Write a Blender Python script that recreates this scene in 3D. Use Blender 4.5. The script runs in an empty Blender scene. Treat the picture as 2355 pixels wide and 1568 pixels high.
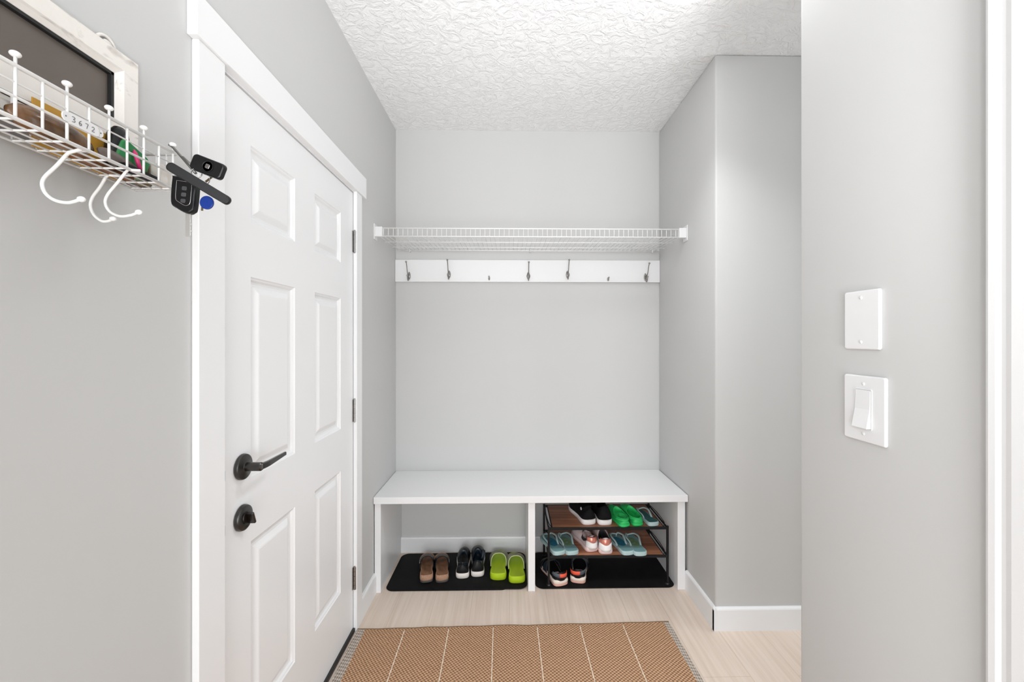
import bpy, bmesh, math, random
from mathutils import Vector, Matrix, noise
random.seed(7)
PI = math.pi
SC = bpy.context.scene
COL = SC.collection

# ------------------------------------------------------------------ camera, world, lights, exposure
CAMZ = 1.33
F, YAW, CX, CY = 970.56, 0.0184, 1189.44, 778.15
cam_d = bpy.data.cameras.new('camera')
cam = bpy.data.objects.new('camera', cam_d); COL.objects.link(cam)
cam.location = (0, 0, CAMZ); cam.rotation_euler = (PI/2, 0, -YAW)
cam_d.sensor_width = 36; cam_d.lens = F*36/2355
cam_d.shift_x = -(CX-1177.5)/2355; cam_d.shift_y = (CY-784)/2355
cam_d.clip_start = .02
SC.camera = cam
SC.view_settings.view_transform = 'Standard'; SC.view_settings.look = 'None'
SC.view_settings.gamma = 1; SC.view_settings.use_curve_mapping = False
SC.view_settings.exposure = 0.71

w = bpy.data.worlds.new('world'); SC.world = w; w.use_nodes = True
w.node_tree.nodes['Background'].inputs[0].default_value = (.93, .97, 1, 1)
w.node_tree.nodes['Background'].inputs[1].default_value = 1.42

def area(name, loc, target, size, power, color=(1, 1, 1), size_y=None):
    d = bpy.data.lights.new(name, 'AREA'); d.energy = power; d.color = color
    d.shape = 'RECTANGLE' if size_y else 'DISK'; d.size = size
    if size_y: d.size_y = size_y
    o = bpy.data.objects.new(name, d); COL.objects.link(o); o.location = loc
    o.rotation_euler = (Vector(target)-Vector(loc)).to_track_quat('-Z', 'Y').to_euler()
    return o
area('rear_left_fill', (-1.45, -2.1, 2.3), (.3, 2.6, 1.1), .35, 15, (.97, .985, 1))  # unseen light added behind left for even brightness and the back-wall shadow edge
area('rear_fill_panel', (.1, -2.55, 1.05), (.1, 2.0, .95), 2.4, 50, (.96, .98, 1), 2.0)  # unseen fill panel added behind the camera to lift the lower room
area('ceiling_fill', (.30, -.5, .9), (.10, 1.35, 2.63), .4, 4.3, (.97, .98, 1)).data.spread = math.radians(66)  # upward fill light added behind the camera to brighten the ceiling
area('ceiling_lamp_light', (.628, 1.434, 2.53), (.60, 1.46, 0), .26, 3.8, (.975, .985, 1)).data.spread = math.radians(118)
LAMP_POWER = 5.5

# ------------------------------------------------------------------ helpers
def ray(u, v):
    r, d, z = (u-CX)/F, 1.0, -(v-CY)/F
    c, s = math.cos(YAW), math.sin(YAW)
    return Vector((r*c+d*s, d*c-r*s, z))
C0 = Vector((0, 0, CAMZ))
def hx(u, v, X): q = ray(u, v); return C0+q*(X/q.x)
def hy(u, v, Y): q = ray(u, v); return C0+q*(Y/q.y)
def hz(u, v, Z): q = ray(u, v); return C0+q*((Z-CAMZ)/q.z)

def obj(name, bm, mat, parent=None, smooth=False, bevel=0, kind=None, label=None, world=True, solid=0, sub=0, seg=2):
    bmesh.ops.remove_doubles(bm, verts=bm.verts, dist=1e-6)
    bmesh.ops.recalc_face_normals(bm, faces=bm.faces)
    me = bpy.data.meshes.new(name); bm.to_mesh(me); bm.free()
    me.materials.append(mat)
    if smooth: me.polygons.foreach_set('use_smooth', [True]*len(me.polygons))
    o = bpy.data.objects.new(name, me); COL.objects.link(o)
    if parent:
        o.parent = parent
        if world and parent.type == 'EMPTY': o.matrix_parent_inverse = Matrix.Translation(-parent.location)
    if solid:
        m = o.modifiers.new('s', 'SOLIDIFY'); m.thickness = solid; m.offset = 0
    if sub:
        m = o.modifiers.new('u', 'SUBSURF'); m.levels = sub; m.render_levels = sub
    if bevel:
        m = o.modifiers.new('b', 'BEVEL'); m.width = bevel; m.segments = seg; m.limit_method = 'ANGLE'; m.angle_limit = math.radians(40)
    if kind: o['kind'] = kind
    if label: o['label'] = label
    return o
def thing(name, loc, label, cat, group=None, rz=0):
    o = bpy.data.objects.new(name, None); COL.objects.link(o)
    o.empty_display_size = .05; o.location = loc; o.rotation_euler = (0, 0, rz)
    o['label'] = label; o['category'] = cat
    if group: o['group'] = group
    return o
def tag(o, label, cat, group=None):
    o['label'] = label; o['category'] = cat
    if group: o['group'] = group
    return o
def box(bm, x0, x1, y0, y1, z0, z1, M=None):
    vs = [bm.verts.new(Vector(p)) for p in ((x0,y0,z0),(x1,y0,z0),(x1,y1,z0),(x0,y1,z0),(x0,y0,z1),(x1,y0,z1),(x1,y1,z1),(x0,y1,z1))]
    if M:
        for q in vs: q.co = M @ q.co
    for f in ((0,1,2,3),(4,5,6,7),(0,1,5,4),(1,2,6,5),(2,3,7,6),(3,0,4,7)):
        bm.faces.new([vs[i] for i in f])
    return vs
def NB(): return bmesh.new()
def B(*a, M=None): bm = NB(); box(bm, *a, M=M); return bm
def catmull(pts, n=8, closed=False):
    P = [Vector(p) for p in pts]; out = []; m = len(P)
    rng = range(m) if closed else range(m-1)
    for i in rng:
        if closed: p0, p1, p2, p3 = P[i-1], P[i], P[(i+1) % m], P[(i+2) % m]
        else: p0, p1, p2, p3 = P[max(i-1,0)], P[i], P[i+1], P[min(i+2,m-1)]
        for k in range(n):
            t = k/n
            out.append(.5*((2*p1)+(p2-p0)*t+(2*p0-5*p1+4*p2-p3)*t*t+(3*p1-p0-3*p2+p3)*t**3))
    if not closed: out.append(P[-1])
    return out
def loft(bm, rings, closed=True, cap0=False, cap1=False):
    R = [[bm.verts.new(p) for p in r] for r in rings]
    n = len(R[0])
    for a, b in zip(R, R[1:]):
        for i in range(n if closed else n-1):
            j = (i+1) % n
            try: bm.faces.new((a[i], a[j], b[j], b[i]))
            except ValueError: pass
    if cap0: bm.faces.new(R[0])
    if cap1: bm.faces.new(R[-1])
    return R
def tube(bm, pts, r, seg=8, closed=False, flat=1.0, up=None):
    P = [Vector(p) for p in pts]; n = len(P)
    rad = r if isinstance(r, (list, tuple)) else [r]*n
    T = []
    for i in range(n):
        a = P[i-1] if (i > 0 or closed) else P[i]; b = P[(i+1) % n] if (i < n-1 or closed) else P[i]
        T.append((b-a).normalized())
    N = Vector(up) if up else (Vector((0,0,1)) if abs(T[0].z) < .9 else Vector((1,0,0)))
    rings = []
    for i in range(n):
        if up: N = Vector(up)
        N = (N-T[i]*N.dot(T[i])).normalized(); Bn = T[i].cross(N)
        rings.append([P[i]+rad[i]*(math.cos(a)*Bn+math.sin(a)*N*flat) for a in [2*PI*k/seg for k in range(seg)]])
    if closed: rings.append(rings[0])
    loft(bm, rings, True, not closed, not closed)
def lathe(bm, prof, M=None, seg=32):
    M = M or Matrix()
    rings = [[M @ Vector((r*math.cos(2*PI*k/seg), r*math.sin(2*PI*k/seg), z)) for k in range(seg)] for r, z in prof]
    loft(bm, rings, True, True, True)
def ell(bm, c, rx, ry, rz, M=None, u=16, v=10):
    n = len(bm.verts)
    r = bmesh.ops.create_uvsphere(bm, u_segments=u, v_segments=v, radius=1)
    for q in r['verts']:
        p = Vector((q.co.x*rx, q.co.y*ry, q.co.z*rz))
        if M: p = M @ p
        q.co = p+Vector(c)
def rrect(w, h, r, n=6):
    o = []
    for cx, cy, a0 in ((w/2-r, h/2-r, 0), (-w/2+r, h/2-r, PI/2), (-w/2+r, -h/2+r, PI), (w/2-r, -h/2+r, 1.5*PI)):
        for k in range(n+1):
            a = a0+PI/2*k/n; o.append((cx+r*math.cos(a), cy+r*math.sin(a)))
    return o
def plate(bm, outline, t, M, edge=0):
    """outline in local xy, thickness along +z, softened edge"""
    e = edge
    def ring(z, d):
        c = Vector((sum(p[0] for p in outline)/len(outline), sum(p[1] for p in outline)/len(outline)))
        out = []
        for p in outline:
            q = Vector(p[:2])-c; L = q.length
            q = c+q*((L-d)/L if L > 0 else 1); out.append(M @ Vector((q.x, q.y, z)))
        return out
    loft(bm, [ring(0, e*.6), ring(e*.6, 0), ring(t-e, 0), ring(t-e*.3, e*.4), ring(t, e)] if e else [ring(0, 0), ring(t, 0)], True, True, True)

# ------------------------------------------------------------------ materials
def mat(name, col, rough=.5, metal=0, spec=.5, bump=None, var=None, emis=0, trans=0, alpha=1, coat=0, sheen=0):
    m = bpy.data.materials.new(name); m.use_nodes = True
    nt = m.node_tree; b = nt.nodes['Principled BSDF']
    b.inputs['Base Color'].default_value = (*col, 1); b.inputs['Roughness'].default_value = rough
    b.inputs['Metallic'].default_value = metal; b.inputs['Specular IOR Level'].default_value = spec
    b.inputs['Transmission Weight'].default_value = trans; b.inputs['Alpha'].default_value = alpha
    b.inputs['Coat Weight'].default_value = coat
    tc = nt.nodes.new('ShaderNodeTexCoord')
    if var:      # (scale, amount) soft mottling of the thing's own colour
        n = nt.nodes.new('ShaderNodeTexNoise'); n.inputs['Scale'].default_value = var[0]; n.inputs['Detail'].default_value = 4
        r = nt.nodes.new('ShaderNodeValToRGB')
        a = var[1]; c2 = var[2] if len(var) > 2 else tuple(x*(1-a) for x in col)
        r.color_ramp.elements[0].position = .35; r.color_ramp.elements[1].position = .65
        r.color_ramp.elements[0].color = (*c2, 1); r.color_ramp.elements[1].color = (*col, 1)
        nt.links.new(tc.outputs['Object'], n.inputs['Vector']); nt.links.new(n.outputs['Fac'], r.inputs['Fac'])
        nt.links.new(r.outputs['Color'], b.inputs['Base Color'])
    if bump:     # (scale, strength, distance)
        n = nt.nodes.new('ShaderNodeTexNoise'); n.inputs['Scale'].default_value = bump[0]; n.inputs['Detail'].default_value = 5
        k = nt.nodes.new('ShaderNodeBump'); k.inputs['Strength'].default_value = bump[1]; k.inputs['Distance'].default_value = bump[2]
        nt.links.new(tc.outputs['Object'], n.inputs['Vector']); nt.links.new(n.outputs['Fac'], k.inputs['Height'])
        nt.links.new(k.outputs['Normal'], b.inputs['Normal'])
    if emis:
        b.inputs['Emission Color'].default_value = (1, 1, 1, 1); b.inputs['Emission Strength'].default_value = emis
    return m
def N(nt, t, **kw):
    n = nt.nodes.new(t)
    for k, v in kw.items():
        if k in n.inputs: n.inputs[k].default_value = v
        else: setattr(n, k, v)
    return n

WALL = mat('wall_paint', (.575, .576, .570), .55, bump=(260, .06, .001))
WHITE = mat('white_trim_paint', (.83, .832, .838), .32, bump=(90, .03, .001))
DOORW = mat('white_door_paint', (.83, .832, .838), .34, bump=(150, .04, .001))
BENCHW = mat('white_laminate', (.81, .812, .818), .3)
PLASTIC = mat('white_plastic', (.76, .76, .765), .28)
WIRE = mat('white_coated_wire', (.87, .87, .86), .3)
NICKEL = mat('brushed_nickel', (.32, .31, .30), .3, 1)
DKNICK = mat('blackened_nickel', (.085, .08, .077), .28, 1, bump=(300, .05, .0005))
CHROME = mat('chrome', (.62, .62, .62), .15, 1)
STEELH = mat('hinge_steel', (.38, .37, .36), .3, 1)
BLACKM = mat('black_metal', (.008, .008, .009), .42, spec=.25)
RUBBER = mat('black_rubber', (.0035, .0035, .004), .7, spec=.18, bump=(220, .35, .002), var=(18, 0, (.006, .006, .0065)))
BLACKP = mat('black_plastic', (.006, .006, .007), .3, spec=.35)
GLOW = mat('lamp_glass', (.95, .95, .93), .3, emis=LAMP_POWER)

# ceiling: knock-down plaster
CEIL = mat('textured_ceiling', (.88, .885, .89), .8)
nt = CEIL.node_tree; b = nt.nodes['Principled BSDF']
tc = N(nt, 'ShaderNodeTexCoord')
n1 = N(nt, 'ShaderNodeTexNoise', Scale=21.0, Detail=5.0, Roughness=.6, Distortion=1.5)
r1 = N(nt, 'ShaderNodeValToRGB'); r1.color_ramp.elements[0].position = .42; r1.color_ramp.elements[1].position = .60
n2 = N(nt, 'ShaderNodeTexNoise', Scale=60.0, Detail=3.0)
ad = N(nt, 'ShaderNodeMath', operation='MULTIPLY_ADD'); ad.inputs[1].default_value = .25
bp = N(nt, 'ShaderNodeBump', Strength=.6, Distance=.005)
nt.links.new(tc.outputs['Object'], n1.inputs['Vector']); nt.links.new(tc.outputs['Object'], n2.inputs['Vector'])
nt.links.new(n1.outputs['Fac'], r1.inputs['Fac']); nt.links.new(n2.outputs['Fac'], ad.inputs[0]); nt.links.new(r1.outputs['Color'], ad.inputs[2])
nt.links.new(ad.outputs[0], bp.inputs['Height']); nt.links.new(bp.outputs['Normal'], b.inputs['Normal'])

# floor: pale laminate planks running into the depth
FLOOR = mat('pale_laminate', (.66, .56, .47), .42)
nt = FLOOR.node_tree; b = nt.nodes['Principled BSDF']
tc = N(nt, 'ShaderNodeTexCoord'); mp = N(nt, 'ShaderNodeMapping'); mp.inputs['Scale'].default_value = (55, 1.6, 1)
n1 = N(nt, 'ShaderNodeTexNoise', Scale=1.0, Detail=5.0, Roughness=.65)
mp2 = N(nt, 'ShaderNodeMapping'); mp2.inputs['Scale'].default_value = (6.5, .7, 1)
n2 = N(nt, 'ShaderNodeTexNoise', Scale=1.0, Detail=2.0)
mx = N(nt, 'ShaderNodeMath', operation='MULTIPLY_ADD'); mx.inputs[1].default_value = .5
rr = N(nt, 'ShaderNodeValToRGB'); rr.color_ramp.elements[0].position = .45; rr.color_ramp.elements[1].position = 1.05
rr.color_ramp.elements[0].color = (.63, .51, .42, 1); rr.color_ramp.elements[1].color = (.80, .69, .60, 1)
br = N(nt, 'ShaderNodeTexBrick', Scale=1.0); br.offset = .37
br.inputs['Brick Width'].default_value = 1.2; br.inputs['Row Height'].default_value = .19; br.inputs['Mortar Size'].default_value = .0012
br.inputs['Color1'].default_value = (1, 1, 1, 1); br.inputs['Color2'].default_value = (.965, .96, .955, 1); br.inputs['Mortar'].default_value = (.8, .77, .74, 1)
mp3 = N(nt, 'ShaderNodeMapping'); mp3.inputs['Rotation'].default_value = (0, 0, PI/2)
mm = N(nt, 'ShaderNodeMix', data_type='RGBA', blend_type='MULTIPLY'); mm.inputs[0].default_value = 1
L = nt.links.new
L(tc.outputs['Object'], mp.inputs[0]); L(tc.outputs['Object'], mp2.inputs[0]); L(tc.outputs['Object'], mp3.inputs[0])
L(mp.outputs[0], n1.inputs['Vector']); L(mp2.outputs[0], n2.inputs['Vector']); L(mp3.outputs[0], br.inputs['Vector'])
L(n2.outputs['Fac'], mx.inputs[0]); L(n1.outputs['Fac'], mx.inputs[2]); L(mx.outputs[0], rr.inputs['Fac'])
L(rr.outputs['Color'], mm.inputs[6]); L(br.outputs['Color'], mm.inputs[7]); L(mm.outputs[2], b.inputs['Base Color'])

# rug weave
def weave(name, ca, cb, sx, sy, dist, rot=PI/4):
    m = mat(name, ca, .9, spec=.15); nt = m.node_tree; b = nt.nodes['Principled BSDF']; L = nt.links.new
    tc = N(nt, 'ShaderNodeTexCoord'); mp = N(nt, 'ShaderNodeMapping'); mp.inputs['Rotation'].default_value = (0, 0, rot); mp.inputs['Scale'].default_value = (sx, sy, 1)
    ns = N(nt, 'ShaderNodeTexNoise', Scale=9.0, Detail=3.0)
    v = N(nt, 'ShaderNodeVectorMath', operation='MULTIPLY_ADD'); v.inputs[1].default_value = (1.6, 1.6, 0)
    sp = N(nt, 'ShaderNodeSeparateXYZ')
    L(tc.outputs['Object'], mp.inputs[0]); L(tc.outputs['Object'], ns.inputs['Vector'])
    L(ns.outputs['Color'], v.inputs[0]); L(mp.outputs[0], v.inputs[2]); L(v.outputs[0], sp.inputs[0])
    s1 = N(nt, 'ShaderNodeMath', operation='SINE'); s2 = N(nt, 'ShaderNodeMath', operation='SINE'); mu = N(nt, 'ShaderNodeMath', operation='MULTIPLY')
    L(sp.outputs['X'], s1.inputs[0]); L(sp.outputs['Y'], s2.inputs[0]); L(s1.outputs[0], mu.inputs[0]); L(s2.outputs[0], mu.inputs[1])
    n3 = N(nt, 'ShaderNodeTexNoise', Scale=260.0, Detail=2.0); L(tc.outputs['Object'], n3.inputs['Vector'])
    a2 = N(nt, 'ShaderNodeMath', operation='MULTIPLY_ADD'); a2.inputs[1].default_value = 1.42; L(n3.outputs['Fac'], a2.inputs[0]); L(mu.outputs[0], a2.inputs[2])
    r = N(nt, 'ShaderNodeMapRange'); r.inputs['From Min'].default_value = -.25; r.inputs['From Max'].default_value = 1.75; L(a2.outputs[0], r.inputs['Value'])
    cr = N(nt, 'ShaderNodeValToRGB'); cr.color_ramp.elements[0].color = (*cb, 1); cr.color_ramp.elements[1].color = (*ca, 1)
    L(r.outputs[0], cr.inputs[0]); L(cr.outputs[0], b.inputs['Base Color'])
    bp = N(nt, 'ShaderNodeBump', Strength=.8, Distance=dist); L(a2.outputs[0], bp.inputs['Height']); L(bp.outputs[0], b.inputs['Normal'])
    return m
JUTE = weave('tan_jute', (.76, .475, .295), (.20, .10, .048), 400, 400, .003, .12)
BORD = weave('cream_grey_border', (.74, .66, .58), (.27, .21, .17), 520, 260, .004, .9)
STRIPE = mat('cream_yarn', (.82, .70, .57), .9, spec=.1, bump=(300, .6, .003))
WOOD = mat('walnut_board', (.20, .085, .045), .45)
nt = WOOD.node_tree; b = nt.nodes['Principled BSDF']; L = nt.links.new
tc = N(nt, 'ShaderNodeTexCoord'); mp = N(nt, 'ShaderNodeMapping'); mp.inputs['Scale'].default_value = (3, 42, 3)
n1 = N(nt, 'ShaderNodeTexNoise', Scale=1.0, Detail=6.0, Distortion=.6); cr = N(nt, 'ShaderNodeValToRGB')
cr.color_ramp.elements[0].position = .3; cr.color_ramp.elements[0].color = (.20, .07, .034, 1); cr.color_ramp.elements[1].position = .75; cr.color_ramp.elements[1].color = (.52, .23, .12, 1)
L(tc.outputs['Object'], mp.inputs[0]); L(mp.outputs[0], n1.inputs['Vector']); L(n1.outputs['Fac'], cr.inputs[0]); L(cr.outputs[0], b.inputs['Base Color'])
WASHED = mat('whitewashed_wood', (.80, .765, .72), .6, bump=(60, .5, .002))
nt = WASHED.node_tree; b = nt.nodes['Principled BSDF']; L = nt.links.new
tc = N(nt, 'ShaderNodeTexCoord'); mp = N(nt, 'ShaderNodeMapping'); mp.inputs['Scale'].default_value = (60, 14, 40)
n1 = N(nt, 'ShaderNodeTexNoise', Scale=1.0, Detail=6.0, Distortion=1.2); cr = N(nt, 'ShaderNodeValToRGB')
cr.color_ramp.elements[0].position = .27; cr.color_ramp.elements[0].color = (.42, .38, .35, 1); cr.color_ramp.elements[1].position = .42; cr.color_ramp.elements[1].color = (.82, .785, .74, 1)
L(tc.outputs['Object'], mp.inputs[0]); L(mp.outputs[0], n1.inputs['Vector']); L(n1.outputs['Fac'], cr.inputs[0]); L(cr.outputs[0], b.inputs['Base Color'])
BOARD = mat('taupe_chalkboard', (.145, .118, .10), .5, var=(5, .15))

# ------------------------------------------------------------------ room
A = -.708; BR = .9428; YB = 2.6436; H = 1.2994+CAMZ; YC = 1.9137; NX = .6189; NY = .8902
bm = B(-3.2, 3.2, -2.6, 3.0, -.06, 0); obj('floor', bm, FLOOR, kind='structure')
bm = B(-3.2, 3.2, -2.6, 3.0, H, H+.06); obj('ceiling', bm, CEIL, kind='structure')
YD0, YD1, ZD = 1.0657, 1.9296, 1.9893
JA, JB = YD0-.004, YD1+.004       # jamb faces
bm = NB()
box(bm, A-.12, A, -.35, JA-.018, 0, H)
box(bm, A-.12, A, JB+.018, YB, 0, H)
box(bm, A-.12, A, JA-.018, JB+.018, ZD+.022, H)
obj('wall_left', bm, WALL, kind='structure')
obj('wall_back', B(A-.12, BR+1.9, YB, YB+.12, 0, H), WALL, kind='structure')
o = obj('wall_right', B(BR, 3.0, YC, YB, 0, H), WALL, kind='structure', bevel=.009, seg=4, smooth=True)
o = obj('wall_near_right', B(NX, NX+.125, .49, NY, 0, H), WALL, kind='structure', bevel=.009, seg=4, smooth=True)
for q in (o,):
    pass
obj('wall_near_right', B(NX, NX+.125, .49-.9, .49, 2.06, H), WALL, kind='structure')
obj('wall_near_right', B(NX, NX+.125, -2.6, -.41, 0, H), WALL, kind='structure')
obj('blocker_hall_right', B(NX+.125, 3.0, .37, .49, 0, H), WALL, kind='structure')  # unseen wall added to keep world light out of the right hall
obj('wall_far_right', B(3.0, 3.12, -2.6, .49, 0, H), WALL, kind='structure')

def baseboard(name, p0, p1, nrm, h=.104, t=.014):
    """profile swept from p0 to p1 on the floor, standing off the wall along nrm"""
    p0, p1, nrm = Vector(p0), Vector(p1), Vector(nrm)
    prof = [(0, 0), (t, 0), (t, h-.010), (t-.002, h-.005), (t-.006, h-.001), (0, h)]
    bm = NB(); loft(bm, [[P+nrm*a+Vector((0, 0, z)) for a, z in prof] for P in (p0, p1)], True, True, True)
    return obj(name, bm, WHITE, kind='structure')
baseboard('baseboard_left', (A, 1.998, 0), (A, 2.219, 0), (1, 0, 0))
baseboard('baseboard_left', (A, -.35, 0), (A, .948, 0), (1, 0, 0))
baseboard('baseboard_back', (-.672, YB, 0), (.099, YB, 0), (0, -1, 0), .096)
baseboard('baseboard_back', (.135, YB, 0), (.89, YB, 0), (0, -1, 0), .096)
baseboard('baseboard_right', (BR, YC-.014, 0), (BR, 2.219, 0), (-1, 0, 0))
baseboard('baseboard_right', (BR-.014, YC, 0), (3.0, YC, 0), (0, -1, 0))

# door casings
cas = NB()
CT = .016
o = obj('trim_1', B(A, A+CT, .953, JA-.018-.002, 0, 1.998), WHITE, kind='structure', bevel=.002)
o = obj('trim_2', B(A, A+CT, JB-.006, 1.997, 0, 1.998), WHITE, kind='structure', bevel=.002)
o = obj('trim_3', B(A, A+.023, .938, 2.037, 1.998, 2.094), WHITE, kind='structure', bevel=.002)
bm = NB()
box(bm, A-.12, A+.001, JA-.020, JA, 0, ZD+.004)
box(bm, A-.12, A+.001, JB, JB+.018, 0, ZD+.004)
box(bm, A-.12, A+.001, JA-.020, JB+.018, ZD+.004, ZD+.022)
obj('trim_4', bm, WHITE, kind='structure')
bm = NB()   # door stop behind the slab
box(bm, A-.075, A-.05, JA, JA+.012, 0, ZD+.003); box(bm, A-.075, A-.05, JB-.012, JB, 0, ZD+.003); box(bm, A-.075, A-.05, JA, JB, ZD-.008, ZD+.003)
obj('trim_5', bm, WHITE, kind='structure')
# right foreground casing of the opening we look past
bm = NB()
y1 = .5275
prof = [(NX, y1), (NX-.009, y1), (NX-.0145, y1-.003), (NX-.0175, y1-.008), (NX-.018, y1-.016), (NX-.0155, y1-.021), (NX-.016, y1-.026), (NX-.019, y1-.034), (NX-.020, y1-.050), (NX-.019, .437), (NX, .437)]
loft(bm, [[Vector((x, y, z)) for x, y in prof] for z in (0, 2.13)], True, True, True)
obj('trim_6', bm, WHITE, kind='structure', smooth=False, bevel=.0008)
obj('trim_7', B(NX, NX+.125, .472, .4899, 0, 2.06), WHITE, kind='structure')

# ------------------------------------------------------------------ door
DF = A-.002                       # door face
panels = []
for (ya, yb) in ((1.172, 1.411), (1.553, 1.789)):
    for (za, zb) in ((.26, .773), (.949, 1.499), (1.65, 1.86)):
        panels.append((ya, yb, za, zb))
ys = [YD0, 1.172, 1.411, 1.553, 1.789, YD1]; zs = [.012, .26, .773, .949, 1.499, 1.65, 1.86, ZD]
bm = NB()
G = {}
def gv(y, z, x=DF):
    k = (round(y, 4), round(z, 4), round(x, 4))
    if k not in G: G[k] = bm.verts.new((x, y, z))
    return G[k]
for i in range(5):
    for j in range(7):
        if (i in (1, 3)) and (j in (1, 3, 5)): continue
        bm.faces.new((gv(ys[i], zs[j]), gv(ys[i+1], zs[j]), gv(ys[i+1], zs[j+1]), gv(ys[i], zs[j+1])))
prof = [(0, 0), (.003, -.0035), (.007, -.005), (.012, -.0105), (.018, -.012), (.025, -.0115), (.040, -.0035), (.044, -.0025)]
for (ya, yb, za, zb) in panels:
    rs = []
    for ins, dx in prof:
        rs.append([gv(ya+ins, za+ins, DF+dx), gv(yb-ins, za+ins, DF+dx), gv(yb-ins, zb-ins, DF+dx), gv(ya+ins, zb-ins, DF+dx)])
    for a, c in zip(rs, rs[1:]):
        for i in range(4): bm.faces.new((a[i], a[(i+1) % 4], c[(i+1) % 4], c[i]))
    bm.faces.new(rs[-1])
# edges and back
E0 = [(YD0, zs[0]), (YD1, zs[0]), (YD1, ZD), (YD0, ZD)]
for y in ys: pass
def strip(a, b2):
    bm.faces.new((gv(*a), gv(*b2), bm.verts.new((DF-.044, b2[0], b2[1])), bm.verts.new((DF-.044, a[0], a[1]))))
for j in range(7): strip((YD0, zs[j]), (YD0, zs[j+1])); strip((YD1, zs[j]), (YD1, zs[j+1]))
for i in range(5): strip((ys[i], zs[0]), (ys[i+1], zs[0])); strip((ys[i], ZD), (ys[i+1], ZD))
bm.faces.new([bm.verts.new((DF-.044, y, z)) for y, z in E0])
door = obj('door_1', bm, DOORW, kind='structure')
MX = Matrix.Rotation(PI/2, 4, 'Y')     # lathe axis z -> +x
hc = hx(557, 1073, A)
bm = NB(); lathe(bm, [(0, 0), (.034, 0), (.034, .004), (.0325, .008), (.029, .0095), (.014, .0105), (.0115, .012), (.0115, .050), (.009, .053), (0, .053)], Matrix.Translation((A, hc.y, hc.z)) @ MX, 40)
hd = obj('door_handle', bm, DKNICK, door, smooth=True, label='blackened nickel lever handle'); hd.modifiers.new('e', 'EDGE_SPLIT').split_angle = math.radians(35)
bm = NB()
rings = []
for t in [k/14 for k in range(15)]:
    y = hc.y-.010+.128*t; x = A+.046+(.009*math.sin(min(t*3, 1)*PI/2))-.004*t
    hh = .0085-.0035*t; tt = .0065-.003*t
    if t == 0: hh *= .7; tt *= .6
    z = hc.z+.003*t
    rings.append([Vector((x+a*tt, y, z+b2*hh)) for a, b2 in ((-1, -.7), (-.6, -1), (.6, -1), (1, -.7), (1, .7), (.6, 1), (-.6, 1), (-1, .7))])
loft(bm, rings, True, True, True)
obj('lever', bm, DKNICK, hd)
dc = hx(557, 1190, A)
bm = NB(); lathe(bm, [(0, 0), (.034, 0), (.034, .004), (.032, .009), (.028, .011), (.016, .0115), (.0155, .014), (0, .0145)], Matrix.Translation((A, dc.y, dc.z)) @ MX, 40)
db = obj('deadbolt', bm, DKNICK, door, smooth=True, label='round blackened nickel deadbolt'); db.modifiers.new('e', 'EDGE_SPLIT').split_angle = math.radians(35)
bm = NB(); R = Matrix.Translation((A+.012, dc.y+.004, dc.z-.002)) @ Matrix.Rotation(.35, 4, 'X')
box(bm, 0, .019, -.004, .004, -.017, .017, M=R)
obj('thumb_turn', bm, DKNICK, db, bevel=.003, seg=3)
for (va, vb) in ((530, 580), (918, 970), (1304, 1356)):
    za, zb = hx(815, va, A+.006).z, hx(815, vb, A+.006).z
    bm = NB(); M0 = Matrix.Translation((A+.006, YD1+.001, 0))
    h = za-zb; pr = [(0, zb-.004), (.003, zb-.004), (.0055, zb-.001), (.0055, zb)]
    for k in range(5):
        pr += [(.0072, zb+h*k/5), (.0072, zb+h*(k+1)/5-.0015), (.0055, zb+h*(k+1)/5-.001), (.0055, zb+h*(k+1)/5)]
    pr += [(.0055, za), (.0055, za+.003), (.002, za+.005), (0, za+.005)]
    lathe(bm, pr, M0, 14)
    hg = obj('hinge', bm, STEELH, door, smooth=False, label='dark steel butt hinge')
    bm = NB(); box(bm, A-.001, A+.0012, YD1+.0065, YD1+.013, zb+.002, za-.002); box(bm, A-.002, A+.0008, YD1-.012, YD1-.004, zb+.002, za-.002)
    obj('hinge_leaf', bm, STEELH, hg)
for (va, vb) in ((1085, 1108), (1212, 1235)):
    za, zb = hx(514, va, A).z, hx(514, vb, A).z
    obj('latch_plate', B(A-.03, A-.0005, YD0-.0035, YD0-.0002, zb, za), BLACKM, door, label='dark metal latch edge')
obj('door_sweep', B(A-.045, A+.009, YD0+.002, YD1-.002, .001, .019), mat('black_vinyl', (.01, .01, .01), .4), door, bevel=.003, label='black vinyl door sweep')
obj('gap_backing', B(A-.052, A-.047, YD0-.003, YD1+.003, .0, ZD+.003), mat('dark_gap_backing', (.02, .02, .02), .8), door)  # dark sheet behind the slab stands in for shade in the door gap

# ------------------------------------------------------------------ ceiling lamp
LX, LY = .628, 1.434
lamp = thing('ceiling_lamp', (LX, LY, H), 'round flush ceiling lamp with glowing white dome at the top edge', 'lamp')
bm = NB(); lathe(bm, [(0, H), (.155, H), (.160, H-.006), (.160, H-.020), (.150, H-.024), (0, H-.024)], Matrix.Translation((LX, LY, 0)), 48)
obj('lamp_base', bm, PLASTIC, lamp, smooth=False, bevel=.001)
bm = NB(); lathe(bm, [(.148, H-.024)]+[(.148*math.cos(t), H-.024-.062*math.sin(t)) for t in [PI/2*k/12 for k in range(1, 12)]]+[(0, H-.086)], Matrix.Translation((LX, LY, 0)), 48)
obj('lamp_shade', bm, GLOW, lamp, smooth=True, label='glowing frosted glass dome')

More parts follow.
